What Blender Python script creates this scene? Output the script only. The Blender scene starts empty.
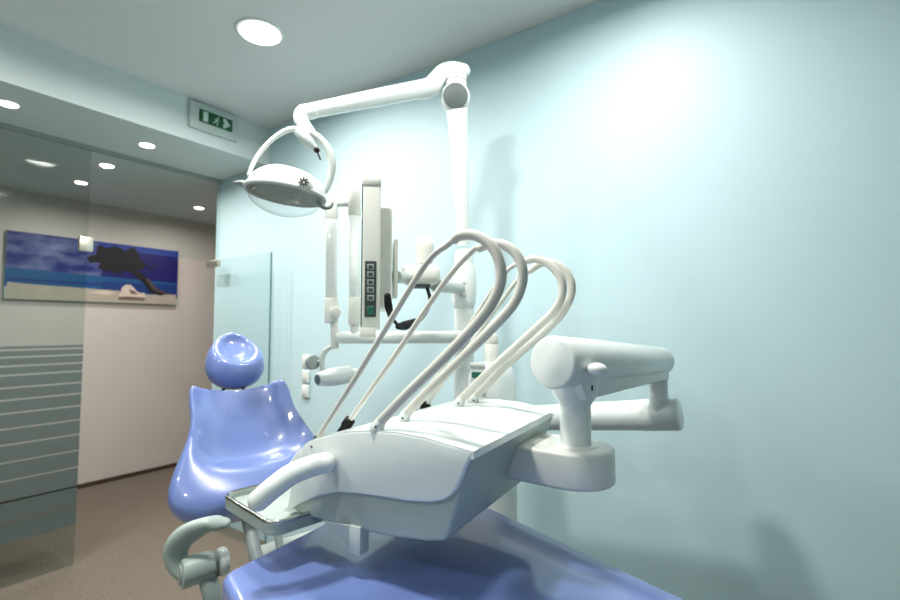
import bpy, bmesh, math, random
from mathutils import Vector as V, Matrix
random.seed(3)
S = bpy.context.scene
C = S.collection
H = 1.36                                   # eye height
FPX = 477.0                                # focal length in pixels of a 900 px wide frame
PITCH = math.atan(27/FPX)
A1 = math.atan2(330, FPX)                  # blue wall normal, to the right of the view axis
F = V((math.cos(A1), math.sin(A1), 0)); R = V((math.sin(A1), -math.cos(A1), 0)); Z = V((0, 0, 1))
FC = math.cos(PITCH)*F + math.sin(PITCH)*Z; UC = -math.sin(PITCH)*F + math.cos(PITCH)*Z
EYE = V((0, 0, H))
# ---- survey helpers: a sight line and where it meets a known depth or plane
def ray(px, py): return FC + (px-450)/FPX*R + (300-py)/FPX*UC
def T(px, py, t): d = ray(px, py); return EYE + d*(t/d.dot(F))
def PX(px, py, x): d = ray(px, py); return EYE + d*(x/d.x)
def PY(px, py, y): d = ray(px, py); return EYE + d*(y/d.y)
def PZ(px, py, z): d = ray(px, py); return EYE + d*((z-H)/d.z)
def PN(px, py, o, n): d = ray(px, py); return EYE + d*((o-EYE).dot(n)/d.dot(n))

# ------------------------------------------------------------------ materials
def lin(c):
    f = lambda v: v/12.92 if v <= .04045 else ((v+.055)/1.055)**2.4
    return tuple(f(v/255) for v in c) + (1,)
def nodes(name):
    m = bpy.data.materials.new(name); m.use_nodes = True
    return m, m.node_tree.nodes, m.node_tree.links
def mat(name, rgb, rough=.4, metal=0, coat=0, scale=30, var=.03, bump=0, bscale=200, spec=.5):
    m, n, l = nodes(name); b = n['Principled BSDF']
    tc = n.new('ShaderNodeTexCoord'); nz = n.new('ShaderNodeTexNoise'); nz.inputs['Scale'].default_value = scale
    l.new(tc.outputs['Object'], nz.inputs['Vector'])
    mx = n.new('ShaderNodeMix'); mx.data_type = 'RGBA'
    c = lin(rgb); mx.inputs[6].default_value = tuple(v*(1-var) for v in c[:3])+(1,); mx.inputs[7].default_value = tuple(min(1, v*(1+var)) for v in c[:3])+(1,)
    l.new(nz.outputs['Fac'], mx.inputs[0]); l.new(mx.outputs[2], b.inputs['Base Color'])
    b.inputs['Roughness'].default_value = rough; b.inputs['Metallic'].default_value = metal
    b.inputs['Specular IOR Level'].default_value = spec
    b.inputs['Coat Weight'].default_value = coat; b.inputs['Coat Roughness'].default_value = .05
    if bump:
        n2 = n.new('ShaderNodeTexNoise'); n2.inputs['Scale'].default_value = bscale; n2.inputs['Detail'].default_value = 4
        l.new(tc.outputs['Object'], n2.inputs['Vector'])
        bp = n.new('ShaderNodeBump'); bp.inputs['Strength'].default_value = bump; bp.inputs['Distance'].default_value = .01
        l.new(n2.outputs['Fac'], bp.inputs['Height']); l.new(bp.outputs['Normal'], b.inputs['Normal'])
    return m
def emit(name, rgb, s):
    m, n, l = nodes(name); b = n['Principled BSDF']
    b.inputs['Base Color'].default_value = (.9, .9, .9, 1)
    b.inputs['Emission Color'].default_value = lin(rgb); b.inputs['Emission Strength'].default_value = s
    return m
def glass(name, tint, refl=1.0, frost=False):
    m, n, l = nodes(name); out = n['Material Output']; n.remove(n['Principled BSDF'])
    tr = n.new('ShaderNodeBsdfTransparent'); tr.inputs[0].default_value = tint+(1,)
    gl = n.new('ShaderNodeBsdfGlossy'); gl.inputs['Roughness'].default_value = .02
    ge = n.new('ShaderNodeNewGeometry'); dt = n.new('ShaderNodeVectorMath'); dt.operation = 'DOT_PRODUCT'
    l.new(ge.outputs['Normal'], dt.inputs[0]); l.new(ge.outputs['Incoming'], dt.inputs[1])
    def mth(op, *a):
        q = n.new('ShaderNodeMath'); q.operation = op
        for i, v in enumerate(a):
            if isinstance(v, float): q.inputs[i].default_value = v
            else: l.new(v, q.inputs[i])
        return q.outputs[0]
    fz = mth('POWER', mth('SUBTRACT', 1.0, mth('ABSOLUTE', dt.outputs['Value'])), 5.0)
    class ml: outputs = [mth('MULTIPLY', mth('ADD', mth('MULTIPLY', fz, .7), .035), float(refl))]
    ms = n.new('ShaderNodeMixShader'); l.new(ml.outputs[0], ms.inputs[0]); l.new(tr.outputs[0], ms.inputs[1]); l.new(gl.outputs[0], ms.inputs[2])
    last = ms
    if frost:                              # satin film with clear lines between its bands, set by height
        tc = n.new('ShaderNodeTexCoord'); sp = n.new('ShaderNodeSeparateXYZ'); l.new(tc.outputs['Object'], sp.inputs[0])
        rp = n.new('ShaderNodeValToRGB'); rp.color_ramp.interpolation = 'CONSTANT'
        zs = [1.237, 1.199, 1.152, 1.104, 1.038, .974, .904, .823, .740, .648, .553, .445, .336]
        mp = n.new('ShaderNodeMath'); mp.operation = 'DIVIDE'; mp.inputs[1].default_value = 1.4; l.new(sp.outputs[2], mp.inputs[0]); l.new(mp.outputs[0], rp.inputs[0])
        e = rp.color_ramp.elements; e[0].position = 0; e[0].color = (0, 0, 0, 1); e[1].position = .225/1.4; e[1].color = (1, 1, 1, 1)
        segs = []
        for z in sorted(zs):
            segs.append((z-.006, 0)); segs.append((z+.006, 1))
        segs.append((1.262, 0))
        return m, segs, (tc, sp, last, out, n, l)
    l.new(last.outputs[0], out.inputs[0])
    return m
def frosted(name, tint):
    m, segs, (tc, sp, last, out, n, l) = glass(name, tint, .08, True)
    # sum of bands: smooth maths instead of one ramp (a ramp holds 32 stops)
    acc = None
    zs = [.225, .336, .445, .553, .648, .740, .823, .904, .974, 1.038, 1.104, 1.152, 1.199, 1.237, 1.262]
    for a, b in zip(zs, zs[1:]):
        g1 = n.new('ShaderNodeMath'); g1.operation = 'GREATER_THAN'; g1.inputs[1].default_value = a+.005
        g2 = n.new('ShaderNodeMath'); g2.operation = 'LESS_THAN'; g2.inputs[1].default_value = b-.005
        mu = n.new('ShaderNodeMath'); mu.operation = 'MULTIPLY'
        l.new(sp.outputs[2], g1.inputs[0]); l.new(sp.outputs[2], g2.inputs[0]); l.new(g1.outputs[0], mu.inputs[0]); l.new(g2.outputs[0], mu.inputs[1])
        if acc is None: acc = mu
        else:
            ad = n.new('ShaderNodeMath'); ad.operation = 'ADD'; l.new(acc.outputs[0], ad.inputs[0]); l.new(mu.outputs[0], ad.inputs[1]); acc = ad
    sc = n.new('ShaderNodeMath'); sc.operation = 'MULTIPLY'; sc.inputs[1].default_value = .74; l.new(acc.outputs[0], sc.inputs[0])
    df = n.new('ShaderNodeBsdfDiffuse'); df.inputs[0].default_value = lin((98, 108, 106))
    ms = n.new('ShaderNodeMixShader'); l.new(sc.outputs[0], ms.inputs[0]); l.new(last.outputs[0], ms.inputs[1]); l.new(df.outputs[0], ms.inputs[2])
    l.new(ms.outputs[0], out.inputs[0])
    return m

M = dict(
    wall=mat('wall_blue_paint', (190, 216, 222), .5, spec=.35, scale=3, var=.015, bump=.02, bscale=300),
    ceil=mat('ceiling_paint', (226, 229, 229), .8, scale=3, var=.01),
    soffit=mat('soffit_paint', (212, 224, 224), .7, scale=3, var=.01),
    corr=mat('corridor_paint', (206, 198, 192), .6, scale=3, var=.02),
    floor=mat('floor_carpet', (118, 109, 98), .95, scale=70, var=.4, bump=.3, bscale=400, spec=.1),
    skirt=mat('dark_skirting', (70, 52, 44), .5),
    white=mat('white_plastic', (224, 231, 228), .22, coat=.3),
    cream=mat('cream_plastic', (222, 224, 216), .3, coat=.1),
    pale=mat('pale_grey_plastic', (196, 204, 200), .3, coat=.15),
    shellgrey=mat('shell_grey_plastic', (166, 178, 172), .32, coat=.12),
    grey=mat('grey_plastic', (150, 160, 158), .35, coat=.1),
    armgrey=mat('armrest_grey', (158, 172, 166), .4),
    dgrey=mat('slate_disc', (92, 102, 102), .5),
    dark=mat('dark_gap', (28, 30, 32), .6),
    black=mat('black_rubber', (9, 9, 11), .6, spec=.25),
    hose=mat('hose_grey', (204, 204, 196), .38, scale=60, var=.02),
    blue=mat('blue_vinyl', (108, 128, 186), .32, coat=.8, scale=8, var=.02),
    steel=mat('polished_steel', (200, 200, 195), .12, metal=1),
    brushed=mat('brushed_steel', (205, 200, 186), .35, metal=1),
    signw=mat('sign_white', (190, 204, 200), .4),
    green=mat('sign_green', (8, 84, 46), .4),
    pict=mat('pictogram_white', (210, 228, 220), .4),
    keypad=mat('keypad_frame', (58, 66, 64), .5),
    key=mat('keypad_key', (136, 146, 142), .4),
    keyg=mat('keypad_green_key', (32, 96, 78), .4),
    screen=mat('screen_glass', (20, 52, 40), .1),
    glass=glass('clear_glass', (.965, .985, .982)),
    lens=glass('lamp_lens', (.97, .98, .98), 1.6),
    gedge=mat('glass_edge', (92, 128, 124), .15),
    pane=glass('partition_glass', (.93, .96, .955), .08),
    frost=frosted('banded_film_glass', (.84, .88, .87)),
    lamp=emit('downlight_glow', (255, 250, 240), 6),
    sky1=mat('print_sky', (34, 60, 150), .5, scale=3, var=.15),
    skyd=mat('print_deep_sky', (12, 12, 96), .5, scale=4, var=.15),
    sea=mat('print_sea', (10, 78, 130), .5, scale=9, var=.2),
    seal=mat('print_deep_sea', (8, 50, 118), .5, scale=9, var=.2),
    sand=mat('print_sand', (172, 164, 150), .6, scale=14, var=.12),
    trunk=mat('print_tree', (8, 8, 16), .6),
    bark=mat('print_driftwood', (74, 58, 60), .6, scale=40, var=.3),
    rock=mat('print_stone', (206, 192, 178), .6, scale=30, var=.2),
    rocks=mat('print_stone_shade', (112, 92, 84), .6, scale=30, var=.2),
)
def cloud_mat():
    m, n, l = nodes('print_hazed_clouds'); b = n['Principled BSDF']; b.inputs['Roughness'].default_value = .5
    tc = n.new('ShaderNodeTexCoord'); mp = n.new('ShaderNodeMapping'); mp.inputs['Scale'].default_value = (2.6, 1, 6)
    nz = n.new('ShaderNodeTexNoise'); nz.inputs['Scale'].default_value = 1.6; nz.inputs['Detail'].default_value = 6
    l.new(tc.outputs['Object'], mp.inputs[0]); l.new(mp.outputs[0], nz.inputs['Vector'])
    r = n.new('ShaderNodeValToRGB'); e = r.color_ramp.elements
    e[0].position = .42; e[0].color = lin((16, 30, 112)); e[1].position = .7; e[1].color = lin((120, 132, 172))
    l.new(nz.outputs['Fac'], r.inputs[0]); l.new(r.outputs[0], b.inputs['Base Color'])
    return m
M['cloud'] = cloud_mat()

# ------------------------------------------------------------------ mesh helpers (world coordinates)
def newbm(): return bmesh.new()
def frame(d):
    d = d.normalized(); a = Z if abs(d.z) < .95 else V((1, 0, 0))
    x = d.cross(a).normalized(); return x, x.cross(d).normalized()
def ring(bm, c, x, y, rx, ry, n): return [bm.verts.new(c + x*(rx*math.cos(2*math.pi*i/n)) + y*(ry*math.sin(2*math.pi*i/n))) for i in range(n)]
def skin_rings(bm, rings, cap=True, closed=False):
    n = len(rings[0]); prs = list(zip(rings, rings[1:]))
    if closed: prs.append((rings[-1], rings[0]))
    for a, b in prs:
        for i in range(n): bm.faces.new((a[i], a[(i+1) % n], b[(i+1) % n], b[i]))
    if cap and not closed: bm.faces.new(rings[0][::-1]); bm.faces.new(rings[-1])
def spline(pts, k=8, rad=None):
    P = [p.copy() for p in pts]; out = []; ro = []
    for i in range(len(P)-1):
        p0 = P[max(i-1, 0)]; p1 = P[i]; p2 = P[i+1]; p3 = P[min(i+2, len(P)-1)]
        for j in range(k):
            t = j/k
            out.append(.5*((2*p1)+(p2-p0)*t+(2*p0-5*p1+4*p2-p3)*t*t+(3*p1-p0-3*p2+p3)*t**3))
            if rad: ro.append(rad[i]*(1-t)+rad[i+1]*t)
    out.append(P[-1])
    if rad: ro.append(rad[-1])
    return (out, ro) if rad else out
def tube(bm, pts, r, seg=16, flat=1.0, side=None, round_ends=False):
    """sweep; r a number or one per point; flat scales the second axis; side fixes the first axis"""
    n = len(pts); rs = list(r) if hasattr(r, '__len__') else [r]*n
    pts = list(pts)
    if round_ends:
        d0 = (pts[0]-pts[1]).normalized(); d1 = (pts[-1]-pts[-2]).normalized()
        pre = [(pts[0]+d0*rs[0]*math.sin(a), rs[0]*math.cos(a)) for a in (1.45, 1.2, .9, .6, .3)]
        post = [(pts[-1]+d1*rs[-1]*math.sin(a), rs[-1]*math.cos(a)) for a in (.3, .6, .9, 1.2, 1.45)]
        pts = [p for p, _ in pre]+pts+[p for p, _ in post]; rs = [q for _, q in pre]+rs+[q for _, q in post]; n = len(pts)
    x = None; rings = []
    for i in range(n):
        d = (pts[min(i+1, n-1)]-pts[max(i-1, 0)]).normalized()
        if side is not None: x = (side - d*side.dot(d)).normalized()
        elif x is None: x, _ = frame(d)
        else: x = (x - d*x.dot(d)).normalized()
        y = x.cross(d).normalized()
        rings.append(ring(bm, pts[i], x, y, rs[i], rs[i]*flat, seg))
    skin_rings(bm, rings)
def cyl(bm, a, b, r, r2=None, seg=28, bev=.004):
    r2 = r if r2 is None else r2; d = (b-a); L = d.length; d = d/L; bev = min(bev, L*.4, r*.5, r2*.5)
    lathe(bm, a, d, [(0, max(r-bev, 1e-4)), (bev*.3, r-bev*.3), (bev, r), (L-bev, r2), (L-bev*.3, r2-bev*.3), (L, max(r2-bev, 1e-4))], seg)
def lathe(bm, o, d, prof, seg=32, sx=1, sy=1, x=None):
    d = d.normalized()
    if x is None: x, y = frame(d)
    else: x = (x-d*x.dot(d)).normalized(); y = x.cross(d)
    skin_rings(bm, [ring(bm, o+d*h, x, y, r*sx, r*sy, seg) for h, r in prof])
def ellipsoid(bm, c, x, y, z, seg=24, rows=14, cut=None):
    rings = []
    for i in range(rows+1):
        a = -math.pi/2+math.pi*i/rows if cut is None else cut[0]+(cut[1]-cut[0])*i/rows
        ca = max(math.cos(a), .02)
        rings.append([bm.verts.new(c+x*(ca*math.cos(2*math.pi*j/seg))+y*(ca*math.sin(2*math.pi*j/seg))+z*math.sin(a)) for j in range(seg)])
    skin_rings(bm, rings)
def box(bm, c, x, y, z, bev=0, seg=2):
    """c centre; x y z half-extent vectors"""
    vs = [bm.verts.new(c+x*i+y*j+z*k) for i in (-1, 1) for j in (-1, 1) for k in (-1, 1)]
    fs = [bm.faces.new([vs[q] for q in f]) for f in ((0, 1, 3, 2), (4, 6, 7, 5), (0, 4, 5, 1), (2, 3, 7, 6), (0, 2, 6, 4), (1, 5, 7, 3))]
    bmesh.ops.recalc_face_normals(bm, faces=fs)
    if bev:
        es = {e for f in fs for e in f.edges}
        bmesh.ops.bevel(bm, geom=list(es), offset=bev, segments=seg, profile=.5, affect='EDGES')
def aabb(bm, lo, hi, bev=0):
    lo = V(lo); hi = V(hi); h = (hi-lo)/2
    box(bm, (lo+hi)/2, V((h.x, 0, 0)), V((0, h.y, 0)), V((0, 0, h.z)), bev)
def prism(bm, poly, vec, bev=0, seg=3, corner=None):
    a = [bm.verts.new(p) for p in poly]; b = [bm.verts.new(p+vec) for p in poly]; n = len(poly)
    fs = [bm.faces.new(a[::-1]), bm.faces.new(b)]
    for i in range(n): fs.append(bm.faces.new((a[i], a[(i+1) % n], b[(i+1) % n], b[i])))
    bmesh.ops.recalc_face_normals(bm, faces=fs)
    if corner:                             # round the upright edge at one far corner
        i = corner[0]; e = bm.edges.get((b[i], b[(i+1) % n]))
        bmesh.ops.bevel(bm, geom=[e], offset=corner[1], segments=6, profile=.5, affect='EDGES', clamp_overlap=True)
    if bev:
        es = [e for e in {e for f in fs[:2] for e in f.edges}]
        bmesh.ops.bevel(bm, geom=es, offset=bev, segments=seg, profile=.5, affect='EDGES', clamp_overlap=True)
def round_poly(pts, r, k=6):
    out = []; n = len(pts)
    for i, p in enumerate(pts):
        q = r[i] if hasattr(r, '__len__') else r
        if q <= 0: out.append(p); continue
        a = pts[i-1]; b = pts[(i+1) % n]
        da = (a-p); db = (b-p); la = da.length; lb = db.length
        q = min(q, la*.48, lb*.48); s = p+da/la*q; e = p+db/lb*q
        for j in range(k+1):
            t = j/k; out.append(s*(1-t)**2+p*(2*t*(1-t))+e*t*t)
    return out

def obj(name, bm, m, parent=None, sharp=38, o=None):
    """ONE mesh object; vertices are given in world space, a part shares its thing's origin"""
    bmesh.ops.remove_doubles(bm, verts=bm.verts, dist=1e-6)
    bmesh.ops.recalc_face_normals(bm, faces=bm.faces)
    org = parent['org'] if parent is not None else (o if o is not None else None)
    if org is None:
        lo = V((min(v.co.x for v in bm.verts), min(v.co.y for v in bm.verts), min(v.co.z for v in bm.verts)))
        hi = V((max(v.co.x for v in bm.verts), max(v.co.y for v in bm.verts), max(v.co.z for v in bm.verts)))
        org = V(((lo.x+hi.x)/2, (lo.y+hi.y)/2, lo.z))
    org = V(org)
    for v in bm.verts: v.co -= org
    for f in bm.faces: f.smooth = True
    lim = math.radians(sharp)
    for e in bm.edges:
        if len(e.link_faces) == 2 and e.calc_face_angle(0) > lim: e.smooth = False
    me = bpy.data.meshes.new(name); bm.to_mesh(me); bm.free()
    for q in (m if isinstance(m, (list, tuple)) else [m]): me.materials.append(q)
    ob = bpy.data.objects.new(name, me); C.objects.link(ob)
    ORG[ob.name] = org
    if parent is not None: ob.parent = parent['ob']
    else: ob.location = org
    return dict(ob=ob, org=org)
ORG = {}
def thing(name, label, cat, loc, group=None):
    e = bpy.data.objects.new(name, None); C.objects.link(e); e.location = loc; e.empty_display_size = .05
    tag(e, label, cat, group)
    return dict(ob=e, org=V(loc))
def tag(o, label, cat, group=None):
    o['label'] = label; o['category'] = cat
    if group: o['group'] = group
def struct(name, bm, m, sharp=38):
    h = obj(name, bm, m, None, sharp, o=(0, 0, 0)); h['ob']['kind'] = 'structure'; return h
def dup(root, loc, label=None):
    r = root.copy(); C.objects.link(r); r.location = loc
    if label: r['label'] = label
    for ch in root.children:
        c = ch.copy(); C.objects.link(c); c.parent = r
        for g in ch.children:
            d = g.copy(); C.objects.link(d); d.parent = c
    return r

# ------------------------------------------------------------------ the room
XW, YG, YS, YC, ZC, ZL = 1.89, 3.36, 2.78, 4.91, 2.69, 2.44
X0, Y0, X1 = -2.3, -2.3, 4.2
def slab(name, lo, hi, m): b = newbm(); aabb(b, lo, hi); return struct(name, b, m)
slab('floor', (X0-.1, Y0-.1, -.1), (X1, YC+.1, 0), M['floor'])
slab('ceiling', (X0-.1, Y0-.1, ZC), (XW+.1, YS, ZC+.1), M['ceil'])
slab('ceiling', (X0-.1, YS, ZL), (X1, YC+.1, ZC+.1), M['soffit'])
slab('wall_right', (XW, Y0-.1, 0), (XW+.1, YG+.05, ZC), M['wall'])
slab('wall_front', (X0-.1, Y0-.1, 0), (XW, Y0, ZC), M['wall'])
slab('wall_left', (X0-.1, Y0, 0), (X0, YC, ZC), M['wall'])
slab('wall_back', (X0, YC, 0), (X1, YC+.1, ZL), M['corr'])
slab('wall_end', (X1-.1, YG+.05, 0), (X1, YC, ZL), M['corr'])
slab('wall_side', (XW+.1, YG-.05, 0), (X1-.1, YG+.05, ZL), M['corr'])
slab('baseboard_back', (X0, YC-.014, 0), (X1-.1, YC, .035), M['skirt'])
slab('trim_1', (X0, YG-.012, ZL-.022), (XW, YG+.022, ZL), M['grey'])     # channel that holds the glass
xs = PY(81, 400, YG).x
XD = XW
b = newbm(); aabb(b, (X0, YG-.001, .008), (xs, YG+.009, ZL-.02)); w1 = struct('window_1', b, M['frost'])
ZD = 1.36+.176*YG*.82
ZD = PX(270, 251, XW-.1).z
b = newbm(); aabb(b, (xs+.004, YG-.001, ZD), (XW, YG+.009, ZL-.02)); w2 = struct('window_2', b, M['pane'])
pc = PY(86, 243, YG)
b = newbm(); box(b, V((pc.x, YG+.004, ZD+.015)), V((.034, 0, 0)), V((0, .014, 0)), V((0, 0, .042)), .003); obj('patch_fitting', b, M['brushed'], w1)
# the glass door, swung open against the blue wall
xd = XW-.10
ye = PX(270, 300, xd).y
b = newbm(); aabb(b, (xd, ye+.004, .012), (xd+.01, YG-.04, ZD-.008)); d1 = struct('door_1', b, M['glass'])
b = newbm(); aabb(b, (xd-.0005, ye, .012), (xd+.0105, ye+.004, ZD-.008)); obj('glass_edge', b, M['gedge'], d1)
for z in (ZD-.03, .04):
    b = newbm(); box(b, V((xd+.005, YG-.10, z)), V((.014, 0, 0)), V((0, .07, 0)), V((0, 0, .024)), .003); obj('hinge_fitting', b, M['brushed'], d1)

# ------------------------------------------------------------------ downlights
def downlight(p, r, label, group=None):
    t = thing('ceiling_light', label, 'light', p, group)
    b = newbm(); lathe(b, p-V((0, 0, .006)), Z, [(0, r*.98), (0, r*1.1), (.003, r*1.14), (.006, r*1.14)], 40); obj('rim', b, M['white'], t)
    b = newbm(); lathe(b, p-V((0, 0, .010)), Z, [(0, r*.8), (.001, r*.95), (.005, r*.97)], 40); obj('diffuser', b, M['lamp'], t)
    return t['ob']
def lampat(p, e, size, col=(1, .97, .92), spread=170):
    L = bpy.data.lights.new('downlight_beam', 'AREA'); L.shape = 'DISK'; L.size = size; L.energy = e; L.color = col; L.spread = math.radians(spread)
    o = bpy.data.objects.new('downlight_beam', L); C.objects.link(o); o.location = p-V((0, 0, .014)); return o
pm = PZ(260, 32, ZC)
big = downlight(pm, .092, 'large round recessed downlight in the grey ceiling, alone above the lamp arm')
E_ROOM = 27
lampat(pm, E_ROOM*.66, .17)
for q in ((1.30, .40, .42), (.45, .90, .85), (.0, 2.1, .5), (.0, -1.2, .08), (-1.3, 2.1, .4), (-1.3, .9, .5)):  # unseen downlights added for brightness; the first set by a bright wall patch
    lampat(V((q[0], q[1], ZC)), E_ROOM*q[2], .17)
    dup(big, V((q[0], q[1], ZC)), 'large round recessed downlight added out of view in the room ceiling for brightness')
for o in C.objects:
    if o.name.startswith('ceiling_light.') : o['group'] = 'unseen downlights added to brighten the room'
small = [(8, 103, 'small downlight in the lowered ceiling strip, cut off by the left edge of the photo'),
         (147, 144.5, 'small downlight in the lowered ceiling strip, below and left of the exit sign'),
         (81, 182, 'small sparkling downlight behind the glass, lowest on the left, above the beach picture'),
         (107, 165, 'small downlight behind the glass, just above and right of the sparkling one'),
         (199, 207.5, 'small downlight behind the glass nearest the blue wall, at the right of the corridor')]
E_COR = 5.5
for i, (x, y, lb) in enumerate(small):
    p = PZ(x, y, ZL); downlight(p, .040, lb, 'small recessed downlights along the glass wall and corridor'); lampat(p, E_COR*(1.5 if i < 2 else 1), .066, (1, .93, .87))

# ------------------------------------------------------------------ exit sign on the soffit
def SY(px, py): return PY(px, py, YS)
pl, pr = SY(188, 115), SY(236, 128)
zc = (SY(212, 108).z+SY(212, 136).z)/2; cx = (pl.x+pr.x)/2; hw = (pr.x-pl.x)/2
t = thing('exit_sign', 'green and white emergency exit sign on the pale header above the glass', 'sign', (cx, YS, zc-.08))
hh = .5*(SY(212, 109.5).z-SY(212, 135.5).z)
b = newbm(); box(b, V((cx, YS-.012, zc)), V((hw, 0, 0)), V((0, .0115, 0)), V((0, 0, hh)), .006, 3); obj('housing', b, M['signw'], t)
gx0, gx1 = SY(197, 117).x, SY(230, 127).x
gzc = zc+.006; gh = hh*.47; gm = (gx0+gx1)/2; gw = (gx1-gx0)/2
b = newbm(); box(b, V((gm, YS-.0255, gzc)), V((gw, 0, 0)), V((0, .0018, 0)), V((0, 0, gh)), .0006, 1); gp = obj('green_panel', b, M['green'], t)
yy = YS-.0276
def flat(name, pts, parent, m):
    b = newbm(); prism(b, [V((gm+gw*x, yy+.0006, gzc+gh*z)) for x, z in pts], V((0, -.0012, 0))); return obj(name, b, m, parent)
flat('door_symbol', [(-.78, -.78), (-.5, -.78), (-.5, .78), (-.78, .78)], gp, M['pict'])
def runner(x0, s):
    b = newbm()
    lathe(b, V((gm+gw*x0+.012*s, yy+.0006, gzc+gh*.55)), V((0, -1, 0)), [(0, .006*s), (.0012, .006*s)], 16)
    for q in ([(0, .3), (.012, .3), (.004, -.2), (-.01, -.2)], [(.004, .3), (.024, .12), (.024, .02), (.006, .14)], [(0, .3), (-.014, .1), (-.012, .02), (.002, .16)],
              [(-.006, -.15), (.004, -.2), (.014, -.48), (.006, -.8), (.0, -.8), (.007, -.48)], [(-.01, -.2), (0, -.2), (-.012, -.5), (-.026, -.62), (-.026, -.52), (-.016, -.42)]):
        prism(b, [V((gm+gw*x0+x*s, yy+.0006, gzc+gh*z)) for x, z in q], V((0, -.0012, 0)))
    return obj('running_figure', b, M['pict'], gp)
runner(.0, .9)
flat('arrow_symbol', [(.42, .78), (.56, .78), (.84, -.02), (.84, -.16), (.52, -.78), (.42, -.78), (.42, -.2), (.52, -.1), (.42, .2)], gp, M['pict'])
b = newbm(); ellipsoid(b, V((cx+hw*.86, YS-.025, zc+hh*.3)), V((.005, 0, 0)), V((0, .004, 0)), V((0, 0, .005)), 12, 8); obj('indicator_light', b, M['pict'], t)

# ------------------------------------------------------------------ beach picture in the corridor
def CY(px, py): return PY(px, py, YC)
xa, xb = CY(4, 265).x, CY(176, 278).x
zt = CY(4, 231).z; zb = CY(4, 299).z; zt = (zt+CY(176, 251).z)/2; zb = (zb+CY(176, 305).z)/2
W_, Hh = xb-xa, zt-zb
b = newbm(); aabb(b, (xa, YC-.035, zb), (xb, YC-.002, zt), .002)
for f in b.faces: f.material_index = 0
def paint(pts, idx, lift):
    f = b.faces.new([b.verts.new(V((xa+W_*x, YC-.0352-lift*.0004, zb+Hh*z))) for x, z in pts]); f.material_index = idx
rnd = random.Random(11)
def jag(pts, amp, sub=4):
    out = []
    for (xa_, za_), (xb_, zb_) in zip(pts, pts[1:]+pts[:1]):
        for q in range(sub):
            t_ = q/sub; out.append((min(.999, max(.001, xa_+(xb_-xa_)*t_+rnd.uniform(-amp, amp)*.4)), min(.995, max(.004, za_+(zb_-za_)*t_+rnd.uniform(-amp, amp)))))
    return out
paint([(0, .36), (1, .36), (1, 1), (0, 1)], 1, 0)
paint([(.44, .9), (1, .88), (1, 1), (.44, 1)], 10, .5)
paint([(0, .36), (.47, .36), (.5, .5), (.47, .99), (0, .99)], 2, 1)  # clouds, with the brightening from glass reflections painted into the print
paint([(0, .18), (1, .12), (1, .40), (0, .46)], 4, 2)
paint([(0, .27), (1, .27), (1, .31), (0, .31)], 5, 3)
paint([(.5, .16), (1, .12), (1, .37), (.5, .34)], 5, 3.5)
paint(jag([(0, .006), (.25, .006), (.5, .006), (.75, .006), (.99, .006), (.99, .2), (.8, .17), (.6, .2), (.3, .22), (.01, .24)], .008, 2), 3, 4)
for q in range(46):
    x_, z_ = rnd.gauss(.60, .085), rnd.gauss(.74, .085)
    x_ = min(.8, max(.45, x_)); z_ = min(.87, max(.52, z_)); r_ = rnd.uniform(.025, .05)
    paint([(x_+r_*math.cos(a)*rnd.uniform(.6, 1.2), z_+2.0*r_*math.sin(a)*rnd.uniform(.6, 1.2)) for a in [math.pi*2*k/9 for k in range(9)]], 6, 5+q*.02)
paint(jag([(.62, .66), (.70, .62), (.78, .46), (.84, .30), (.93, .2), (.86, .15), (.80, .2), (.77, .34), (.70, .5), (.62, .58)], .012, 3), 6, 6.2)
paint(jag([(.76, .46), (.79, .45), (.85, .29), (.98, .17), (.86, .21), (.81, .29)], .008, 2), 7, 7)
paint(jag([(.72, .72), (.80, .66), (.86, .70), (.80, .62)], .01, 2), 6, 6.4)
paint(jag([(.6, .1), (.62, .24), (.65, .33), (.69, .30), (.72, .2), (.77, .18), (.78, .11)], .012, 3), 8, 8)
paint(jag([(.6, .1), (.6, .06), (.76, .05), (.78, .1), (.68, .12)], .006, 2), 9, 9)
paint(jag([(.66, .24), (.70, .22), (.73, .15), (.68, .16)], .008, 2), 9, 9)
paint(jag([(.44, .15), (.50, .2), (.55, .19), (.6, .15), (.53, .12)], .006, 2), 8, 8)
h = obj('beach_picture', b, [M['signw'], M['skyd'], M['cloud'], M['sand'], M['sea'], M['seal'], M['trunk'], M['bark'], M['rock'], M['rocks'], M['sky1']], None)
tag(h['ob'], 'wide frameless print of a blue beach with driftwood on the corridor wall', 'picture')

# ------------------------------------------------------------------ sockets on the blue wall
ps = PX(307, 375, XW)
t = thing('wall_socket', 'column of three white switch modules on the blue wall beside the chair headrest', 'switch', (XW, ps.y, ps.z-.12))
for q in (361, 376, 391):
    p = PX(307, q, XW)
    b = newbm(); box(b, V((XW-.009, ps.y, p.z)), V((.0085, 0, 0)), V((0, .032, 0)), V((0, 0, .038)), .006, 3); s_ = obj('switch_module', b, M['white'], t)
    b = newbm(); box(b, V((XW-.0195, ps.y, p.z)), V((.0025, 0, 0)), V((0, .018, 0)), V((0, 0, .022)), .002, 2); obj('rocker', b, M['cream'], s_)

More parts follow.
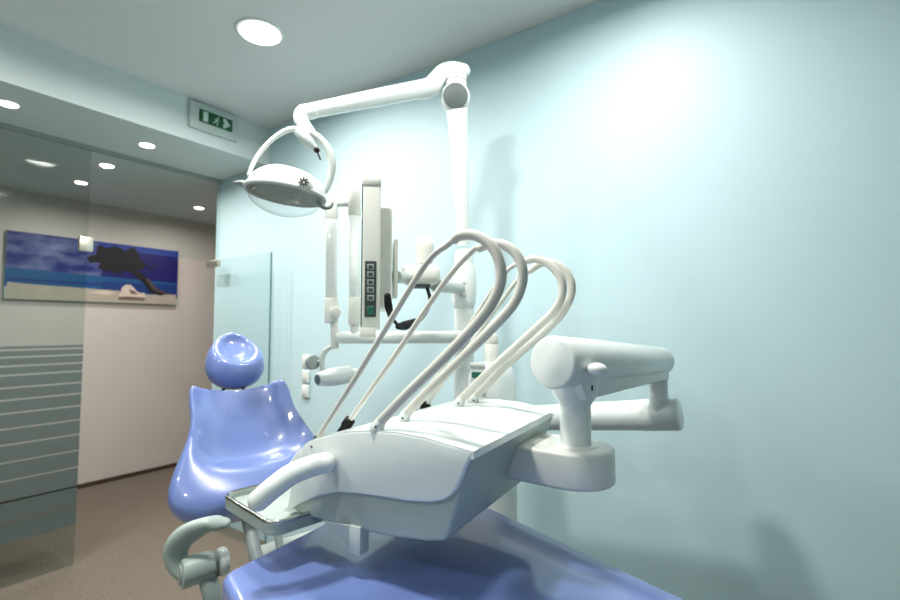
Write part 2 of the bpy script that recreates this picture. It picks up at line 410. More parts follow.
# ------------------------------------------------------------------ dental chair
ca = V((-.25, -.968, 0)).normalized(); ce = V((.968, -.25, 0)).normalized()      # towards the foot end; across
Bb, Bt = T(264, 515, 1.45), T(236, 384, 1.66)
cu = (Bt-Bb); CL = cu.length; cu.normalize(); cn = ce.cross(cu).normalized()
if cn.dot(ca) < 0: cn = -cn
base = V((Bb.x, Bb.y-.1, 0))
chair = thing('dental_chair', 'glossy blue dental chair with separate round headrest and grey armrest', 'chair', base)
def lerp_tab(tab, r):
    for (a, va), (b_, vb) in zip(tab, tab[1:]):
        if a <= r <= b_:
            t_ = (r-a)/(b_-a); t_ = t_*t_*(3-2*t_) if False else t_
            return va*(1-t_)+vb*t_
    return tab[-1][1]
def smooth(tab, r):
    return sum(lerp_tab(tab, min(1, max(0, r+d)))*w for d, w in ((-.05, .25), (0, .5), (.05, .25)))
sst = lambda a, b_, x: (lambda t_: t_*t_*(3-2*t_))(min(1, max(0, (x-a)/(b_-a))))
WT = [(0, .16), (.06, .205), (.15, .243), (.27, .245), (.42, .216), (.56, .183), (.7, .163), (.84, .162), (.93, .16), (1, .142)]
b = newbm(); rings = []
NR, NS = 40, 36
for i in range(NR+1):
    r = i/NR; w = smooth(WT, r)
    endf = min(1, math.sqrt(max(.0, 1-(1-min(1, r/.07))**2))+.05)*min(1, math.sqrt(max(0, 1-(1-min(1, (1-r)/.06))**2))+.05)
    row = []
    for j in range(NS):
        a = 2*math.pi*j/NS; s = math.cos(a); q = math.sin(a)
        s_ = math.copysign(abs(s)**.75, s)
        wing = .034*sst(.25, 1.0, abs(s_))*sst(.2, .7, r)
        inside = sst(-.02, .10, r-(.27+.36*abs(s_)**2.2))*(1-.75*sst(.78, 1, abs(s_)))
        bulge = .04*(1-sst(.05, .5, r))*(1-abs(s_)**2)
        dip = -.022*(1-abs(s_)**2)*sst(.9, 1., r)                      # dipped top edge
        if q >= 0: n_ = (.055*abs(q)**.55+wing+bulge-.058*inside*(abs(q)**.4))*endf
        else: n_ = (-.055*abs(q)**.7+wing*.8)*endf
        row.append(b.verts.new(Bb+cu*(CL*r+dip)+ce*(w*s_*(.93+.07*endf))+cn*n_))
    rings.append(row)
skin_rings(b, rings)
for _ in range(4): bmesh.ops.smooth_vert(b, verts=b.verts, factor=.5, use_axis_x=True, use_axis_y=True, use_axis_z=True)
bk = obj('backrest', b, M['blue'], chair, 60)
# headrest
hc = T(235, 360, 1.70)
hu = (cu*.8+Z*.5).normalized(); hn = ce.cross(hu).normalized()
if hn.dot(ca) < 0: hn = -hn
b = newbm(); rings = []
for i in range(29):
    a = -math.pi/2+math.pi*i/28; ca_ = max(math.cos(a), .02); row = []
    for j in range(40):
        th = 2*math.pi*j/40
        x, y, n_ = ca_*math.cos(th), math.sin(a), ca_*math.sin(th)
        x *= 1-.2*y
        k = 0
        if n_ > -.2:
            dd = (x/.6)**2+((y-.34)/.55)**2
            k = .8*math.exp(-dd*dd*.9)*sst(-.2, .3, n_)
        row.append(b.verts.new(hc+ce*(x*.096)+hu*(y*.106)+hn*((n_-k)*.082)))
    rings.append(row)
skin_rings(b, rings)
hd = obj('headrest', b, M['blue'], chair, 70)
for px in (223, 243):
    b = newbm(); p0 = T(px, 379, 1.70); p1 = T(px+1, 396, 1.665); tube(b, [p0, p1], .006, 10); obj('headrest_post', b, M['dgrey'], chair)
# seat slab
ZS = .86
Lp, Kp, Mp = PZ(220, 573, ZS), PZ(421, 474, ZS), PZ(690, 598, ZS)
fd = (Mp-Kp).normalized()
Q1 = Kp+fd*1.12; Q0 = Lp+fd*.86
sc_ = (Lp+Kp+Q0+Q1)/4
poly = round_poly([Lp, Kp, Q1, Q0], [.03, .05, .12, .12], 8)
b = newbm(); prism(b, [p-V((0, 0, .115)) for p in poly], V((0, 0, .115)), .03, 5)
seat = obj('seat', b, M['blue'], chair, 50)
# seat shell, hinge arms and pedestal
b = newbm(); prism(b, [p*.9+sc_*.1-V((0, 0, .185+.0*p.z)) for p in poly], V((0, 0, .065)), .02, 3); obj('seat_shell', b, M['pale'], chair)
pb = T(312, 548, 1.62)
b = newbm(); box(b, V((pb.x, pb.y-.02, .33)), ce*.17, ca*.12, Z*.325, .03, 3); obj('pedestal', b, M['cream'], chair)
b = newbm(); box(b, V((base.x+.02, base.y-.1, .045)), ce*.28, ca*.42, Z*.045, .02, 3); obj('floor_plate', b, M['pale'], chair)
for (x0, y0, t0, x1, y1, t1, r_) in ((247, 516, 1.44, 258, 566, 1.36, .018), (276, 522, 1.46, 282, 560, 1.42, .011)):
    b = newbm(); tube(b, [T(x0, y0, t0), T(x1, y1, t1)], r_, 14); obj('hinge_arm', b, M['grey'], chair)
# armrest
at = 1.2
pts = [T(x, y, at+k) for x, y, k in ((223, 523, .03), (210, 524, .02), (195, 530, .01), (182, 539, 0), (176, 552, 0), (179, 566, 0), (186, 575, 0))]
sp, rr = spline(pts, 6, [.012, .020, .022, .021, .019, .016, .012])
b = newbm(); tube(b, sp, [q*1.5 for q in rr], 20, flat=.62, side=ce, round_ends=True); ar = obj('armrest_pad', b, M['armgrey'], chair, 60)
h0 = T(180, 574, 1.19)
b = newbm(); cyl(b, h0, h0+ce*.075, .036, .034, 32, .008); hb = obj('armrest_hub', b, M['armgrey'], chair)
b = newbm(); cyl(b, h0+ce*.083, h0+ce*.108, .034, .034, 32, .008); obj('hub_disc', b, M['pale'], hb)
b = newbm(); cyl(b, h0-ce*.003, h0+ce*.001, .024, .024, 28, .001); obj('hub_cap', b, M['grey'], hb)
b = newbm(); tube(b, spline([h0+ce*.055+Z*.005, T(213, 597, 1.22), T(226, 625, 1.25), T(262, 668, 1.33)], 5), .024, 16, flat=.7); obj('armrest_post', b, M['armgrey'], chair)

# ------------------------------------------------------------------ delivery unit
O = T(475, 451, .846); Bp = T(555, 411, 1.25)
ux = V((Bp.x-O.x, Bp.y-O.y, 0)); UL = ux.length; ux.normalize(); uy = V((-ux.y, ux.x, 0))
def FPl(px, py): return PN(px, py, O, ux)
unit = thing('delivery_unit', 'white dentist instrument unit with four arched hoses on a jointed support arm', 'dental unit', (O.x+.25, O.y+.2, .9))
top = [FPl(x, y) for x, y in ((304, 447), (309, 442), (318, 437.5), (335, 433), (352, 431), (372, 430), (400, 432), (427, 437), (450, 444), (475, 451))]
core = [p+ux*.006-Z*.004 for p in top[:-1]]+[FPl(473, 456)+ux*.006]+[FPl(x, y)+ux*.006 for x, y in ((456, 505), (447, 536), (442, 543), (425, 543.5), (385, 538), (350, 530), (325, 524), (305, 517.5), (290, 511), (297, 478))]
b = newbm(); prism(b, core, ux*(UL+.0), .008, 3); lower = obj('lower_shell', b, M['shellgrey'], unit, 45)
front = top+[FPl(x, y) for x, y in ((474, 454.5), (467, 466), (462, 479), (458, 488), (452, 495), (444, 499.5), (431, 501.5), (408, 500), (382, 496), (360, 493), (338, 491.5), (318, 496), (300, 504), (288, 511), (294, 480))]
b = newbm(); prism(b, [p-ux*.007 for p in front], ux*.032, .005, 3)
cover = top+[p-Z*.014 for p in top[::-1]]
prism(b, [p-ux*.006+Z*.0006 for p in cover], ux*(UL+.012), 0, 3, corner=(9, .045))
upper = obj('upper_shell', b, M['white'], unit, 45)
pe = FPl(314, 446)-ux*.006
b = newbm(); ellipsoid(b, pe, uy*.0035, Z*.0025, ux*.003, 10, 6); obj('button', b, M['dark'], unit)
pe = FPl(449, 534)-uy*.004+ux*.03
# end wing on the instrument side
b = newbm(); q0, q1, q2, q3 = FPl(310, 441), FPl(304, 449), T(281, 478, .99), T(283, 490, .99)
prism(b, [FPl(309, 441)+uy*.002, FPl(296, 452), FPl(283, 470), FPl(280, 486), FPl(300, 490), FPl(308, 460)], ux*.09, .006, 3); obj('side_wing', b, M['white'], unit, 45)
# handle
hp = [T(325, 463, .985), T(312, 466, .965), T(292, 474, .945), T(274, 487, .93), T(259, 500, .925)]
sp, rr = spline(hp, 6, [.021, .021, .021, .021, .0205])
b = newbm(); tube(b, sp, rr, 22, round_ends=True); obj('handle', b, M['white'], unit, 60)
# tray
zt_ = .958
tp = [PZ(221, 496, zt_), PZ(271, 527, zt_), PZ(322, 517, zt_), PZ(326, 484, zt_), PZ(262, 483, zt_)]
p0, p1 = tp[0], tp[1]; tdir = (p1-p0).normalized(); tn = V((-tdir.y, tdir.x, 0)); tn = tn if tn.x > 0 else -tn
tp = [p0, p1, p1+tn*.25, p0+tn*.25]
rp = round_poly(tp, .035, 6); tc_ = sum(tp, V())/4
b = newbm(); prism(b, [p-Z*.024 for p in rp], Z*.016, .003, 2)
n = len(rp); inner = [tc_+(p-tc_)*.93 for p in rp]
for i in range(n):
    a, c_ = rp[i], rp[(i+1) % n]; ai, ci = inner[i], inner[(i+1) % n]
    lo = Z*-.012; hi = Z*.002
    vs = [b.verts.new(q) for q in (a+lo, c_+lo, ci+lo, ai+lo, a+hi, c_+hi, ci+hi, ai+hi)]
    for f in ((0, 1, 5, 4), (2, 3, 7, 6), (4, 5, 6, 7), (3, 2, 1, 0)): b.faces.new([vs[k] for k in f])
tray = obj('instrument_tray', b, M['shellgrey'], unit, 40)
b = newbm(); path = [tc_+(p-tc_)*.975+Z*.003 for p in rp]
rg = []
for i in range(n):
    d = (path[(i+1) % n]-path[i-1]).normalized(); x = d.cross(Z).normalized(); rg.append(ring(b, path[i], x, Z, .0055, .0045, 10))
skin_rings(b, rg, closed=True); obj('tray_rim', b, M['steel'], tray, 60)
# bracket under the shell
bq = T(359, 538, .99)
b = newbm(); box(b, bq+Z*.0, uy*.0145, ux*.014, Z*.028, .002, 2)
prism(b, [T(322, 521, .985), T(353, 526, .985), T(353, 551, .985)], ux*.004, .0008, 1)
obj('tray_bracket', b, M['pale'], unit)
# hoses: each an arched whip in an upright plane across the unit, with a thin hose falling to the instrument side
def PU(px, py, x): return PN(px, py, O+ux*(x-O.x)/ux.x, ux)
WH = [
 (.725, [(378, 424), (409, 392), (440, 362), (479, 321), (497, 293), (501, 270), (493, 248), (477, 236), (461, 235.5), (453, 241)], (318, 438), (423, 268)),
 (.825, [(404, 415.5), (430, 389), (458, 362), (500.5, 319.5), (517, 298), (523, 275), (518, 257), (507, 246.5), (493, 243.5), (478, 249)], (350, 420), (444, 283)),
 (1.05, [(459, 401), (475, 385), (493, 367.5), (536, 328.4), (555.6, 309), (562.6, 291), (559, 275), (546.6, 262.7), (535, 259), (525, 261.5)], (415, 409), (500, 279)),
 (1.12, [(474, 398), (490, 382), (507.6, 364), (550, 326.7), (566, 307), (572, 287.6), (566, 271.6), (554, 263.2), (541, 263.5), (530, 271)], (427, 404), (512, 287)),
]
for k, (x, pth, end, mid) in enumerate(WH):
    P3 = [PU(px, py, x) for px, py in pth]
    rb = .0099 if k < 2 else .0098
    tab = [rb*1.05, rb]+[rb]*7+[rb*.8]
    sp, rr = spline(P3, 8, tab)
    b = newbm(); tube(b, sp, rr, 18); wh = obj('hose_arm', b, M['hose'], unit, 60)
    b = newbm(); cyl(b, P3[0]-Z*.014+uy*.006, P3[0]+(P3[1]-P3[0]).normalized()*.012, .0145, .0108, 20, .002); obj('arm_collar', b, M['white'], wh)
    b = newbm(); ellipsoid(b, PU(pth[0][0]+1.5, pth[0][1]+1.8, x)-ux*.010, ux*.004, uy*.0028, Z*.0028, 10, 6); obj('lock_pin', b, M['black'], wh)
    e = PU(end[0], end[1], x); m_ = PU(mid[0], mid[1], x)
    d0 = (P3[-1]-P3[-2]).normalized()
    sp = spline([P3[-2]*.3+P3[-1]*.7, P3[-1]+d0*.014, m_, m_*.5+e*.5+V((0, 0, -.002)), e], 8)
    b = newbm(); tube(b, sp, .0062 if k < 2 else .0058, 14); hs = obj('instrument_hose', b, M['hose'], wh, 60)
    dd = (e-m_).normalized(); s0 = e-dd*.004; kr = (.8, 1.25, .8, 1.15)[k]
    b = newbm(); lathe(b, s0, dd, [(0, .0075*kr), (.003, .010*kr), (.022, .0105*kr), (.026, .0085*kr), (.055, .0085*kr), (.06, .006)], 16); obj('hose_connector', b, M['black'], hs)
    b = newbm(); lathe(b, s0+dd*.058, dd, [(0, .0065), (.02, .0085), (.07, .008), (.085, .006)], 16); obj('handpiece', b, M['brushed'], hs)
b = newbm(); p0, p1 = O+uy*.395-Z*.055+ux*.0, O+uy*.395-Z*.055+ux*(UL-.02)
box(b, (p0+p1)/2, ux*(UL/2-.02), uy*.035, Z*.012, .004, 2); obj('instrument_holder', b, M['pale'], unit)
# support: block, column, spring arm, lower arm
zt2 = 1.36-.262; cb = V((1.045, .383, 0))
pol = []
rB = .083
for i in range(19):
    a = math.pi+math.pi*i/18; pol.append(cb+V((rB*math.cos(a), rB*math.sin(a), 0)))
pol += [cb+V((rB, .15, 0)), cb+V((-rB, .15, 0))]
b = newbm(); prism(b, [p+Z*(zt2-.077) for p in pol], Z*.077, .008, 3); blk = obj('support_block', b, M['cream'], unit, 50)
b = newbm(); lathe(b, cb+Z*(zt2-.005), Z, [(0, .048), (.006, .046), (.009, .037), (.009, .034), (.17, .034)], 36); obj('column', b, M['white'], unit, 40)
c0, c1 = T(551, 362.5, .985), T(662, 361, 1.375)
ad = (c1-c0).normalized()
AL = (c1-c0).length
arm_b = newbm(); lathe(arm_b, c0, ad, [(0, .049), (.002, .053), (.008, .0555), (AL*.3, .052), (AL-.012, .039), (AL-.004, .036), (AL, .029)], 44)
sa = obj('spring_arm', arm_b, M['white'], unit, 50)
sd = ad.cross(Z).normalized(); up = sd.cross(ad).normalized()
b = newbm()
st = c0+ad*.055; en = c0+ad*(AL-.012)
prism(b, [st-up*.03+sd*.036, en-up*.02+sd*.026, en-up*.05+sd*.026, st+ad*.03-up*.078+sd*.036], -sd*.072, .006, 3)
obj('arm_cover', b, M['white'], unit)
b = newbm(); lathe(b, V((cb.x, cb.y, c0.z-.105)), Z, [(0, .033), (.008, .036), (.03, .051), (.06, .056), (.1, .050)], 36); obj('arm_joint', b, M['white'], unit, 60)
kp = T(597, 369, .97)
b = newbm(); ellipsoid(b, kp, ad*.02, up*.013, sd*.02, 18, 10); obj('brake_lever', b, M['white'], sa, 60)
b = newbm(); box(b, PN(592, 388, c0+sd*.036, sd), ad*.0022, up*.006, sd*.0015, .0005, 1); obj('slot', b, M['dark'], sa)
pp = T(658, 372, 1.36)
la1 = PX(680, 414, 1.47); la0 = V((1.49, .85, 1.36-.325))
b = newbm(); cyl(b, V((pp.x, pp.y, la1.z)), pp, .025, .025, 24, .002); obj('arm_post', b, M['white'], unit)
b = newbm(); LA = (la0-la1); lathe(b, la1, LA, [(0, .040), (.003, .0435), (.01, .0455), (.10, .0455), (.103, .0445), (.3, .042), (LA.length, .040)], 36); obj('lower_arm', b, M['white'], unit, 50)

# ------------------------------------------------------------------ water tower behind the unit
tc2 = V((1.49, .85, 0))
tower = thing('cuspidor_tower', 'slim white water unit column with a green display behind the arched hoses', 'dental unit', tc2)
b = newbm()
def rr_ring(z, hx, hy, p=4):
    return [b.verts.new(tc2+Z*z+V((hx*math.copysign(abs(math.cos(a))**(2/p), math.cos(a)), hy*math.copysign(abs(math.sin(a))**(2/p), math.sin(a)), 0))) for a in [2*math.pi*i/40 for i in range(40)]]
skin_rings(b, [rr_ring(z, x, y) for z, x, y in ((0, .072, .072), (.02, .075, .075), (.7, .075, .075), (1.0, .076, .075), (1.12, .078, .072), (1.19, .078, .068), (1.215, .072, .058), (1.232, .05, .042), (1.235, .03, .03))])
obj('tower_body', b, M['white'], tower, 50)
b = newbm(); cyl(b, tc2+Z*1.225, tc2+Z*1.30, .028, .026, 24, .006); obj('tower_neck', b, M['cream'], tower)
pd = T(479, 373, 1.60)
vn = V((-.84, -.54, 0)).normalized(); vs_ = V((-vn.y, vn.x, 0))
dc = tc2+vn*.092+vs_*-.045
dc = PX(478, 375, tc2.x-.079)+V((0, 0, -.012))
b = newbm(); box(b, dc, V((.004, 0, 0)), V((0, .030, 0)), Z*.055, .003, 2); dp = obj('display_panel', b, M['pale'], tower)
b = newbm(); box(b, dc+V((-.0045, 0, .012)), V((.0015, 0, 0)), V((0, .022, 0)), Z*.010, .0005, 1); obj('green_display', b, M['keyg'], dp)
b = newbm(); box(b, dc+V((-.0045, 0, .040)), V((.0015, 0, 0)), V((0, .026, 0)), Z*.006, .0005, 1); obj('display_slot', b, M['grey'], dp)

# ------------------------------------------------------------------ operating lamp on its pole
pt = 1.8
pb0 = T(464, 300, pt); px_, py_ = pb0.x, pb0.y
lamp = thing('dental_lamp', 'white operating lamp on a long jointed arm and tapered pole', 'lamp', (px_, py_, 0))
def zat(y): return T(464, y, pt).z
b = newbm(); lathe(b, V((px_, py_, 0)), Z, [(0, .12), (.015, .12), (.025, .1), (.03, .042), (.5, .038), (zat(258), .036), (zat(252), .034), (zat(250), .028)], 32); obj('pole', b, M['white'], lamp)
b = newbm(); z0, z1 = zat(310), zat(262); lathe(b, V((px_, py_, z0)), Z, [(0, .030), (.006, .038), (.03, .044), (.07, .0475), (z1-z0-.07, .0475), (z1-z0-.03, .043), (z1-z0-.008, .037), (z1-z0, .034)], 32); col = obj('pole_collar', b, M['white'], lamp, 60)
for yy_ in (283, 296):
    pz = T(463, yy_, pt-.046); b = newbm(); box(b, pz, R*.010, F*.004, Z*.002, .0008, 1); obj('collar_slot', b, M['grey'], col)
k0, k1 = T(464, 246, pt), T(456.5, 102, 1.76)
b = newbm(); tube(b, spline([k0, k0*.5+k1*.5, k1], 8), [.0215+.0215*(i/16)**1.2 for i in range(17)], 26); obj('upper_pole', b, M['white'], lamp)
ek = T(455.5, 99, 1.76); en_ = (EYE-ek); en_.z *= .4; en_.normalize()
b = newbm(); cyl(b, ek-en_*.05, ek+en_*.045, .054, .054, 36, .014); kn = obj('elbow_joint', b, M['white'], lamp, 60)
b = newbm(); cyl(b, ek+en_*.040, ek+en_*.048, .046, .046, 36, .002); obj('elbow_cap', b, M['dgrey'], kn)
sb = T(455.5, 76, 1.76)
b = newbm(); lathe(b, V((ek.x, ek.y, ek.z+.03)), Z, [(0, .042), (.03, .042), (.032, .038), (.036, .038), (.038, .042), (sb.z-ek.z-.03, .042)], 32); obj('swivel', b, M['white'], lamp)
b = newbm(); tube(b, *spline([T(463, 71, 1.76), T(452, 69.5, 1.76), T(443, 72, 1.75), T(436, 80, 1.73), T(429, 88, 1.71), T(420, 90, 1.69)], 6, [.027, .0285, .029, .031, .035, .034]), 26, round_ends=True); obj('arm_elbow', b, M['white'], lamp, 60)
a0, a1 = T(434, 86.5, 1.72), T(305, 112, 1.42)
b = newbm(); tube(b, [a0, a0*.97+a1*.03, a0*.5+a1*.5, a1*.97+a0*.03, a1], [.031, .0335, .029, .0225, .022], 28); obj('lamp_arm', b, M['white'], lamp, 60)
a2 = T(303, 113, 1.415)
b = newbm(); tube(b, *spline([a2+(a0-a1).normalized()*.03, a2, T(301, 119, 1.41), T(305, 126, 1.405), T(310, 133, 1.40)], 6, [.0235, .0235, .022, .019, .018]), 22, round_ends=True); obj('wrist_joint', b, M['white'], lamp, 60)
# yoke
yp = [T(x, y, t_) for x, y, t_ in ((249, 175, 1.36), (253, 164, 1.36), (262, 150, 1.37), (274, 138, 1.38), (288, 130, 1.39), (302, 130, 1.40), (317, 136, 1.40), (328, 149, 1.41), (332, 164, 1.42), (330, 179, 1.43), (325, 191, 1.43))]
sp, rr = spline(yp, 6, [.006, .006, .0065, .007, .008, .009, .0095, .0115, .012, .011, .009])
b = newbm(); tube(b, sp, [q*1.05 for q in rr], 16, flat=1.0, round_ends=True); obj('yoke', b, M['pale'], lamp, 60)
sw0, sw1 = T(297, 131, 1.385), T(319, 151, 1.37)
b = newbm(); lathe(b, sw0, sw1-sw0, [(0, .010), (.006, .017), (.03, .022), (.055, .022), (.07, .016), ((sw1-sw0).length, .007)], 22, 1, .75); swb = obj('switch_housing', b, M['grey'], lamp, 60)
b = newbm(); ellipsoid(b, T(316.5, 150, 1.352), R*.0085, F*.008, Z*.0085, 14, 8); tube(b, [T(317, 151, 1.352), T(320.5, 160, 1.35)], .0025, 8); obj('switch_knob', b, M['black'], swb)
# head: shallow shell above, dark reflector, clear shield below
hL, hR = T(245, 184, 1.34), T(325, 199, 1.40)
hcn = (hL+hR)/2; hx = (hR-hL); HWd = hx.length/2; hx.normalize()
hz = (Z*1.0+F*.09); hz = (hz-hx*hz.dot(hx)).normalized(); hy = hz.cross(hx).normalized()
SW = .082
b = newbm(); rings = []
for i in range(13):
    a = (math.pi/2)*i/12; row = []
    for j in range(40):
        th = 2*math.pi*j/40; cx_, sy_ = math.cos(th), math.sin(th)
        k = math.cos(a)**.75; k = max(k, .03)
        zz = math.sin(a)*.072*(1-.15*cx_*k)
        row.append(b.verts.new(hcn+hx*(HWd*k*cx_+.012*math.sin(a))+hy*(SW*k*sy_)+hz*(zz-.004)))
    rings.append(row)
skin_rings(b, rings); head = obj('lamp_head', b, M['white'], lamp, 50)
b = newbm(); rg = []
for j in range(48):
    th = 2*math.pi*j/48; p = hcn+hx*(HWd*1.0*math.cos(th))+hy*(SW*1.0*math.sin(th))-hz*.006
    o_ = (hx*math.cos(th)/1+hy*math.sin(th)).normalized(); rg.append(ring(b, p, o_, hz, .006, .008, 10))
skin_rings(b, rg, closed=True); obj('head_rim', b, M['pale'], head, 60)
b = newbm(); lathe(b, hcn-hz*.012, hz, [(0, SW*.96), (.004, SW*.96), (.006, SW*.6)], 40, HWd/SW, 1, x=hx); obj('reflector', b, mat('reflector_bronze', (150, 144, 132), .3, metal=.6), head)
b = newbm(); rings = []
for i in range(9):
    a = -(math.pi/2)*i/8; k = max(math.cos(a), .03)
    rings.append([b.verts.new(hcn+hx*(HWd*.93*k*math.cos(2*math.pi*j/40))+hy*(SW*.93*k*math.sin(2*math.pi*j/40))+hz*(math.sin(a)*.06-.012)) for j in range(40)])
skin_rings(b, rings, cap=False); obj('clear_shield', b, M['lens'], head, 60)
lw = T(233, 182.5, 1.33)
b = newbm(); tube(b, *spline([lw, T(240, 183, 1.335), T(250, 185, 1.345), T(257, 188, 1.35)], 5, [.003, .012, .0165, .013]), 16, flat=.6, side=hy); obj('left_grip', b, M['grey'], head, 60)
b = newbm(); tube(b, *spline([T(318, 203, 1.385), T(324, 207.5, 1.385), T(330, 207, 1.385), T(332.5, 203, 1.385)], 5, [.006, .0065, .006, .0045]), 12, round_ends=True); obj('grip', b, M['grey'], head, 60)
b = newbm(); cyl(b, T(252.5, 185.5, 1.325)-F*.004, T(252.5, 185.5, 1.35), .010, .010, 20, .003); obj('pivot_bolt', b, M['steel'], head)
vc = T(304, 182, 1.315); va = (EYE-vc).normalized()
vp = T(304, 182.5, 1.292); va = (-F+.1*R-Z*.1).normalized()
b = newbm(); cyl(b, vp-va*.05, vp+va*.003, .0175, .0165, 26, .003); vt = obj('vent', b, M['cream'], head)
v1, v2 = frame(va)
b = newbm()
for k in range(8):
    a = 2*math.pi*k/8; d = v1*math.cos(a)+v2*math.sin(a); e_ = v1*-math.sin(a)+v2*math.cos(a)
    box(b, vp+va*.0025+d*.0085, d*.005, e_*.0021, va*.0012)
obj('vent_slots', b, M['dark'], vt)

# ------------------------------------------------------------------ monitor
wv = (ray(371, 300)); wv.z = 0; wv.normalize(); sv = V((wv.y, -wv.x, 0))      # along the screen; towards its back (screen faces -sv)
mt = 1.2
mc0 = T(371, 255.5, mt); MH = 150*mt/FPX/2; MW = .17
mon = thing('monitor', 'white flat monitor seen edge on, with a strip of side buttons', 'monitor', mc0+wv*MW-Z*MH)
mc = mc0+wv*MW
b = newbm(); box(b, mc, sv*.0235, wv*MW, Z*MH, .005, 3); cas = obj('casing', b, M['cream'], mon)
b = newbm(); box(b, mc-sv*.0230, sv*.0012, wv*(MW-.0), Z*(MH-.004), .0008, 1); obj('screen', b, M['screen'], mon)
b = newbm(); box(b, mc+Z*(MH+.003), sv*.0245, wv*(MW+.002), Z*.012, .004, 2); obj('top_cap', b, M['cream'], mon)
b = newbm(); box(b, mc-Z*(MH+.006)-sv*.006, sv*.0205, wv*(MW+.001), Z*.014, .004, 2); obj('bottom_cap', b, M['cream'], mon)
b = newbm(); box(b, mc+sv*.037+wv*.02+Z*.004, sv*.019, wv*(MW-.03), Z*.136, .008, 3); bh = obj('back_housing', b, M['cream'], mon)
kc = T(370.5, 289, mt); kc = kc-wv*.0005
b = newbm(); box(b, kc, sv*.0145, wv*.0018, Z*.071, .001, 1); kpd = obj('button_strip', b, M['keypad'], mon)
for i, q in enumerate((267, 274.5, 282.5, 290, 298, 310.5)):
    b = newbm(); box(b, T(370.5, q, mt-.001), sv*.0085, wv*.003, Z*(.0075 if i < 5 else .0105), .001, 1); o_ = obj('button', b, M['key' if i < 5 else 'keyg'], kpd)
    if i < 5:
        b = newbm(); box(b, T(370.5, q, mt-.004), sv*.0045, wv*.0006, Z*.004); obj('button_mark', b, M['keypad'], o_)
b = newbm(); box(b, T(395, 270, 1.42), sv*.006, wv*.05, Z*.085, .003, 2); obj('mount_plate', b, M['cream'], mon)
bx = T(420, 275, 1.55)
b = newbm(); box(b, bx, sv*.064, wv*.045, Z*.033, .026, 5); obj('mount_box', b, M['cream'], mon, 60)
b = newbm(); tube(b, [T(396, 277, 1.44), T(408, 277, 1.52)], .02, 16); obj('mount_neck', b, M['pale'], mon)
kz = T(425, 264, 1.56); kz2 = T(425, 247, 1.56)
b = newbm(); lathe(b, kz, Z, [(0, .025), (.012, .027), (.04, .0305), (.060, .0315), (.074, .0295), (.086, .022), (.094, .010), (.096, .003)], 28); obj('mount_knob', b, M['cream'], mon, 60)
b = newbm(); tube(b, [T(436, 285, 1.58), T(462, 288, 1.79)], .024, 20); obj('mount_arm', b, M['pale'], mon)
b = newbm(); box(b, T(419, 286.5, 1.54), sv*.035, wv*.02, Z*.006, .002, 1); obj('mount_clamp', b, M['dgrey'], mon)
cbp = [T(x, y, t_) for x, y, t_ in ((388, 299, 1.215), (390, 312, 1.24), (395, 322, 1.29), (404, 327.5, 1.36), (415, 325, 1.45), (425, 314, 1.49), (430, 301, 1.52), (427, 287, 1.53))]
b = newbm(); tube(b, *spline(cbp, 6, [.0055, .0055, .0045, .0045, .0045, .0055, .006, .006]), 12); cb_ = obj('monitor_cable', b, M['black'], mon, 60)
b = newbm(); tube(b, *spline([T(387.5, 296, 1.21), T(388.5, 306, 1.215), T(391, 316, 1.24)], 5, [.0085, .0105, .008]), 14, round_ends=True); obj('cable_plug', b, M['black'], cb_, 60)
b = newbm(); tube(b, *spline([T(398, 326.5, 1.34), T(405, 325.5, 1.38), T(415, 322, 1.44)], 5, [.008, .0135, .011]), 14, round_ends=True); obj('cable_bead', b, M['black'], cb_, 60)

# ------------------------------------------------------------------ intraoral x-ray on its folded arm
xt = 1.72
xr = thing('x_ray_unit', 'white dental x-ray with folded twin arm and short tube head before the blue wall', 'x-ray', T(490, 337, xt+.03)-Z*.03)
b = newbm(); tube(b, [T(341, 337.5, xt), T(420, 337.3, xt+.01), T(490, 337, xt+.02)], .0225, 22, round_ends=True); obj('horizontal_arm', b, M['white'], xr, 60)
b = newbm(); cyl(b, V((tc2.x, tc2.y, 1.298)), V((tc2.x, tc2.y, T(488, 334, xt).z)), .024, .024, 22, .004); obj('pivot_pin', b, M['cream'], xr)
def vtube(px, y0, y1, r, t_=xt, m='white', name='upright_arm', **k):
    b = newbm(); cyl(b, T(px, y1, t_), T(px, y0, t_), r, r, 24, .005); return obj(name, b, M[m], xr)
vtube(331.5, 214, 306, .0215); vtube(354.5, 212, 304, .0205)
for px, y0, y1, r in ((331.5, 196, 220, .0235), (354.5, 191.5, 216, .0235), (331.5, 298, 323, .0245), (354.5, 297, 325, .0225)):
    vtube(px, y0, y1, r, m='cream', name='joint_cover')
b = newbm(); tube(b, [T(333, 204, xt), T(353, 203, xt)], .012, 16); obj('link', b, M['pale'], xr)
b = newbm(); cyl(b, T(335.5, 312, xt-.01), T(335.5, 312, xt-.034), .020, .018, 24, .005); obj('joint_disc', b, M['cream'], xr)
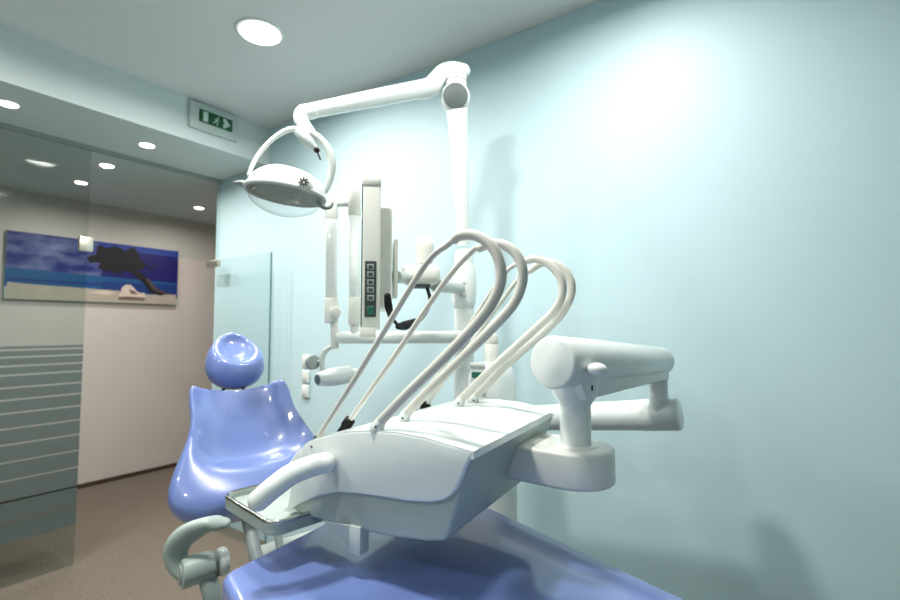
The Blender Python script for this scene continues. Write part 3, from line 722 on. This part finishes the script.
b = newbm(); cyl(b, T(354.5, 338, xt), T(354.5, 320, xt), .0155, .0155, 20, .003); cyl(b, T(335, 349, xt), T(334, 318, xt), .014, .014, 20, .003); obj('arm_pin', b, M['cream'], xr)
b = newbm(); tube(b, *spline([T(335, 346, xt), T(329, 348, xt), T(324, 353, xt), T(322, 361, xt), T(322.5, 371, xt)], 6, [.011, .0115, .0125, .0125, .011]), 14, flat=.8); yk = obj('yoke', b, M['pale'], xr, 60)
b = newbm(); tube(b, [T(323, 362, xt), T(313, 362, xt)], .008, 10); cyl(b, T(314.5, 362, xt-.01), T(311, 362.5, xt+.01), .026, .026, 22, .006); obj('yoke_knob', b, M['grey'], yk)
g0, g1 = T(317.5, 379.5, 1.62), T(361, 372, 1.76)
gl_ = (g1-g0).length
b = newbm(); lathe(b, g0, g1-g0, [(0, .019), (.003, .0225), (.012, .0245), (.05, .031), (.09, .033), (.13, .031), (gl_-.06, .024), (gl_-.02, .015), (gl_, .008)], 30); hdx = obj('tube_head', b, M['white'], xr, 60)
b = newbm(); cyl(b, g0-(g1-g0).normalized()*.0015, g0+(g1-g0).normalized()*.006, .017, .017, 26, .001); obj('tube_opening', b, M['dgrey'], hdx)

# ------------------------------------------------------------------ camera, light, view
w = bpy.data.worlds.new('World'); S.world = w; w.use_nodes = True
w.node_tree.nodes['Background'].inputs[0].default_value = (.6, .7, .75, 1); w.node_tree.nodes['Background'].inputs[1].default_value = .05
cam = bpy.data.cameras.new('camera'); cam.sensor_width = 36; cam.lens = FPX/900*36; cam.clip_start = .02
co = bpy.data.objects.new('camera', cam); C.objects.link(co)
co.matrix_world = Matrix(((R.x, UC.x, -FC.x, EYE.x), (R.y, UC.y, -FC.y, EYE.y), (R.z, UC.z, -FC.z, EYE.z), (0, 0, 0, 1)))
cam.dof.use_dof = True; cam.dof.focus_distance = 1.08; cam.dof.aperture_fstop = 3.2
S.camera = co
S.view_settings.view_transform = 'Standard'; S.view_settings.look = 'None'; S.view_settings.gamma = 1; S.view_settings.exposure = 0.2
